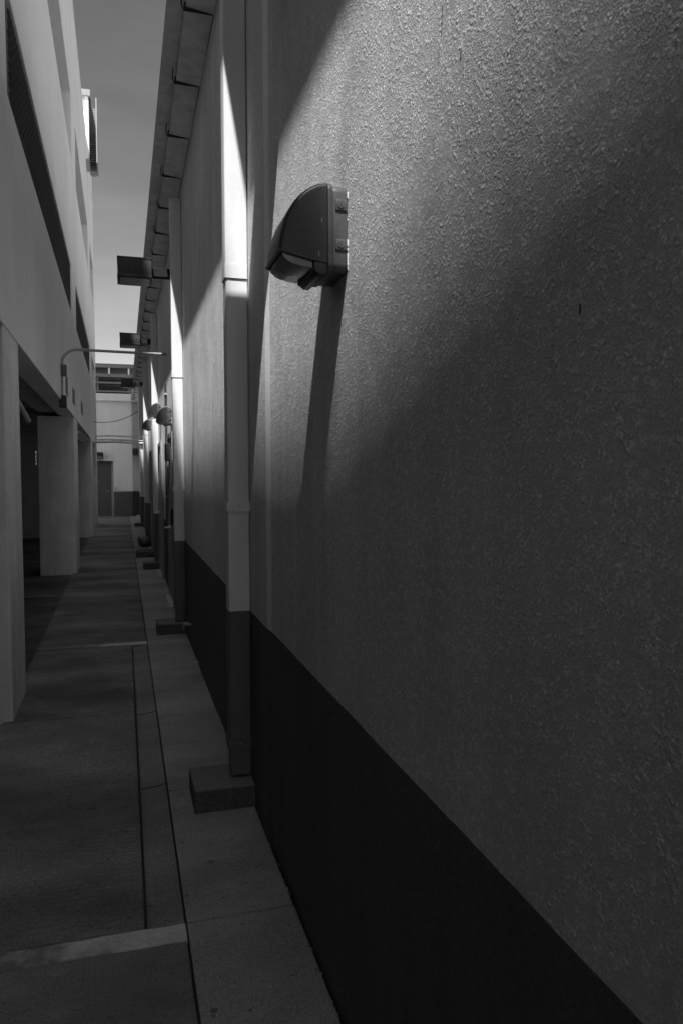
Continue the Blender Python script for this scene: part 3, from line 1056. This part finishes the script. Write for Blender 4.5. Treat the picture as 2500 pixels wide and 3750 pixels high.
dr = ebox('door', DX0, DX1, EY + 0.02, EY + 0.08, 0.02, DZ, M['door'])
ebox('door_frame', DX1 + 0.001, DX1 + 0.08, EY - 0.015, EY + 0.1, 0.0, DZ + 0.05, M['frame'])
ebox('door_frame', DX0, DX1 + 0.001, EY - 0.015, EY + 0.1, DZ + 0.001, DZ + 0.049, M['frame'])
ebox('door_sill', DX0, DX1 + 0.08, EY - 0.05, EY + 0.015, 0.0, 0.018, M['rail'])
ebox('door_hood', DX0 - 0.1, DX1 + 0.07, EY - 0.11, EY - 0.016, DZ + 0.012, DZ + 0.05, M['dark2'])
bm = bmesh.new()
tube(bm, [(DX1 - 0.07, EY + 0.02, 1.0), (DX1 - 0.07, EY - 0.03, 1.0), (DX1 - 0.17, EY - 0.035, 1.0)], 0.012, 6)
obj('handle', bm, M['galv'], dr, True)
# set back roof storey: two sloping corrugated louvre bands between pale rails
ebox('roof_deck', -12, 3.0, EY + 0.4, EY + 8, 4.60, 4.70, M['roof'])
ebox('roof_storey', -12, 3.0, EY + 1.2, EY + 7, 4.701, 5.9, M['louver'])


def corrugated(z0, z1, y0, y1):
    bm = bmesh.new()
    n = 150
    prev = None
    for i in range(n + 1):
        x = -6.0 + 7.2 * i / n
        dy = 0.035 * math.sin(i * math.pi / 1.5)
        a = bm.verts.new((x, y0 + dy, z0))
        b = bm.verts.new((x, y1 + dy, z1))
        if prev:
            bm.faces.new((prev[0], a, b, prev[1]))
        prev = (a, b)
    return obj('corrugated_band', bm, M['corr'], eb, True)


corrugated(5.38, 5.66, EY + 0.65, EY + 1.1)
corrugated(5.10, 5.34, EY + 0.6, EY + 1.1)
corrugated(4.72, 5.02, EY + 0.7, EY + 1.1)
for z, h_ in ((5.82, 0.10), (5.46, 0.13), (5.20, 0.07), (4.87, 0.06)):
    ebox('rail', -6, 0.50, EY + 0.50, EY + 0.56, z, z + h_, M['rail'], 0.008)
for x in (-6, -3.6, -0.96, 0.24):
    ebox('rail_post', x, x + 0.06, EY + 0.562, EY + 0.62, 4.702, 5.6, M['rail'])
for x in (-0.52, 0.22):
    ebox('bracket', x, x + 0.06, EY + 0.42, EY + 0.50, 5.56, 5.80, M['white'])
ebox('roof_edge', -12, 3.0, EY + 0.58, EY + 7.2, 5.922, 5.99, M['rail'])

t = thing('door_floodlight', 'dark boxy floodlight on the end wall over the far door', 'floodlight', (-0.9, 30, 2.35))
obj('housing', bbox(-1.06, -0.75, 29.78, 29.985, 2.24, 2.49, 0.03, 3), M['dark2'], t, True)
obj('visor', bbox(-1.07, -0.74, 29.73, 29.79, 2.36, 2.385, 0.004), M['dark'], t)
obj('lens', bbox(-1.02, -0.79, 29.774, 29.7795, 2.26, 2.35), M['lensgrey'], t)
t = thing('wall_switch', 'small pale switch box on the end wall beside the far door', 'switch box', (-0.32, 30, 1.1))
obj('case', bbox(-0.345, -0.295, 29.955, 29.999, 1.04, 1.17, 0.006), M['white'], t)
obj('cover', bbox(-0.336, -0.304, 29.948, 29.9548, 1.06, 1.15, 0.002), M['galv'], t)
t = thing('end_wall_lamp', 'small dark hooded lamp on the end wall at the right corner of the alley', 'wall lamp', (0.42, 30.2, 2.5))
obj('hood', prism([(29.95, 2.42), (29.96, 2.53), (30.03, 2.62), (30.12, 2.66), (30.175, 2.66), (30.175, 2.42)], 'x', 0.34, 0.55, 0.01), M['dark'], t, True)
obj('lens', prism([(29.97, 2.418), (30.0, 2.38), (30.15, 2.37), (30.15, 2.418)], 'x', 0.36, 0.53), M['lensgrey'], t)

# ------------------------------------------------------------------ loose things
bag = bmesh.new()
bmesh.ops.create_icosphere(bag, subdivisions=4, radius=1.0)
for v in bag.verts:
    c = v.co.copy()
    n_ = mnoise.noise(c * 2.1 + Vector((3, 1, 7))) * 0.16 + mnoise.noise(c * 5.0) * 0.06
    c *= 1 + n_
    z = c.z * 0.12 + 0.10
    z = max(z, 0.006 + 0.002 * math.sin(c.x * 9))
    v.co = Vector((0.432 + c.x * 0.148, 16.95 + c.y * 0.16, z))
bt = thing('rubbish_bag', 'dark tied rubbish bag slumped on the pavement against the right wall', 'bag', (0.43, 16.95, 0))
obj('sack', bag, M['bag'], bt, True)
kn = bmesh.new()
for k in range(5):
    a = k * 1.26
    tube(kn, [(0.345, 16.86, 0.175), (0.345 + 0.03 * math.cos(a), 16.86 + 0.03 * math.sin(a), 0.23)], 0.010, 5)
obj('knot', kn, M['galv'], bt, True)
for x, y, s, lab in ((0.47, 29.6, 0.035, 'small white paper scrap at the foot of the end wall, left one'), (0.535, 29.62, 0.05, 'crumpled white paper scrap at the foot of the end wall, right one'),
                     (0.565, 6.28, 0.016, 'small pale paper scrap at the foot of the wall between first and second downspout')):
    bm = bmesh.new()
    bmesh.ops.create_icosphere(bm, subdivisions=2, radius=s)
    for v in bm.verts:
        v.co *= 1 + 0.5 * mnoise.noise(v.co * 60 + Vector((x * 9, 0, 0)))
        v.co.z *= 0.6
        v.co += Vector((x, y, s * 0.6 + 0.004))
    o = obj('paper_scrap', bm, M['white'])
    tag(o, lab, 'paper scrap', 'paper scraps on the pavement')
# stains on the pavement: flat discs of chewing gum and a dark drop
for x, y, r, lab in ((0.319, 2.997, 0.018, 'largest dark gum spot on the pavement below the nearest block'), (0.298, 2.955, 0.007, 'smaller gum spot beside the largest dark gum spot'),
                     (0.204, 2.775, 0.014, 'faint gum spot near the pavement edge by the broad white line'), (0.232, 2.14, 0.016, 'dark gum spot at the bottom edge of the picture'),
                     (0.335, 2.11, 0.009, 'small gum spot at the bottom edge of the picture by the wall'), (0.43, 5.02, 0.010, 'small gum spot by the cross joint beyond the nearest block'),
                     (0.37, 4.42, 0.012, 'flattened gum spot behind the nearest block'), (-0.06, 3.98, 0.012, 'dark gum spot on the lane beside the gutter strip')):
    bm = bmesh.new()
    pts = []
    for k in range(12):
        a = 2 * math.pi * k / 12
        rr = 0.72 * r * random.uniform(0.8, 1.1)
        pts.append((x + rr * math.cos(a) * 1.1, y + rr * math.sin(a)))
    bm.free()
    top = 0.0052 if x > 0.18 else 0.0012
    o = obj('gum_spot', prism(pts, 'z', 0.0, top), M['pipe_dark'])
    tag(o, lab, 'gum spot', 'dark gum spots on the concrete')
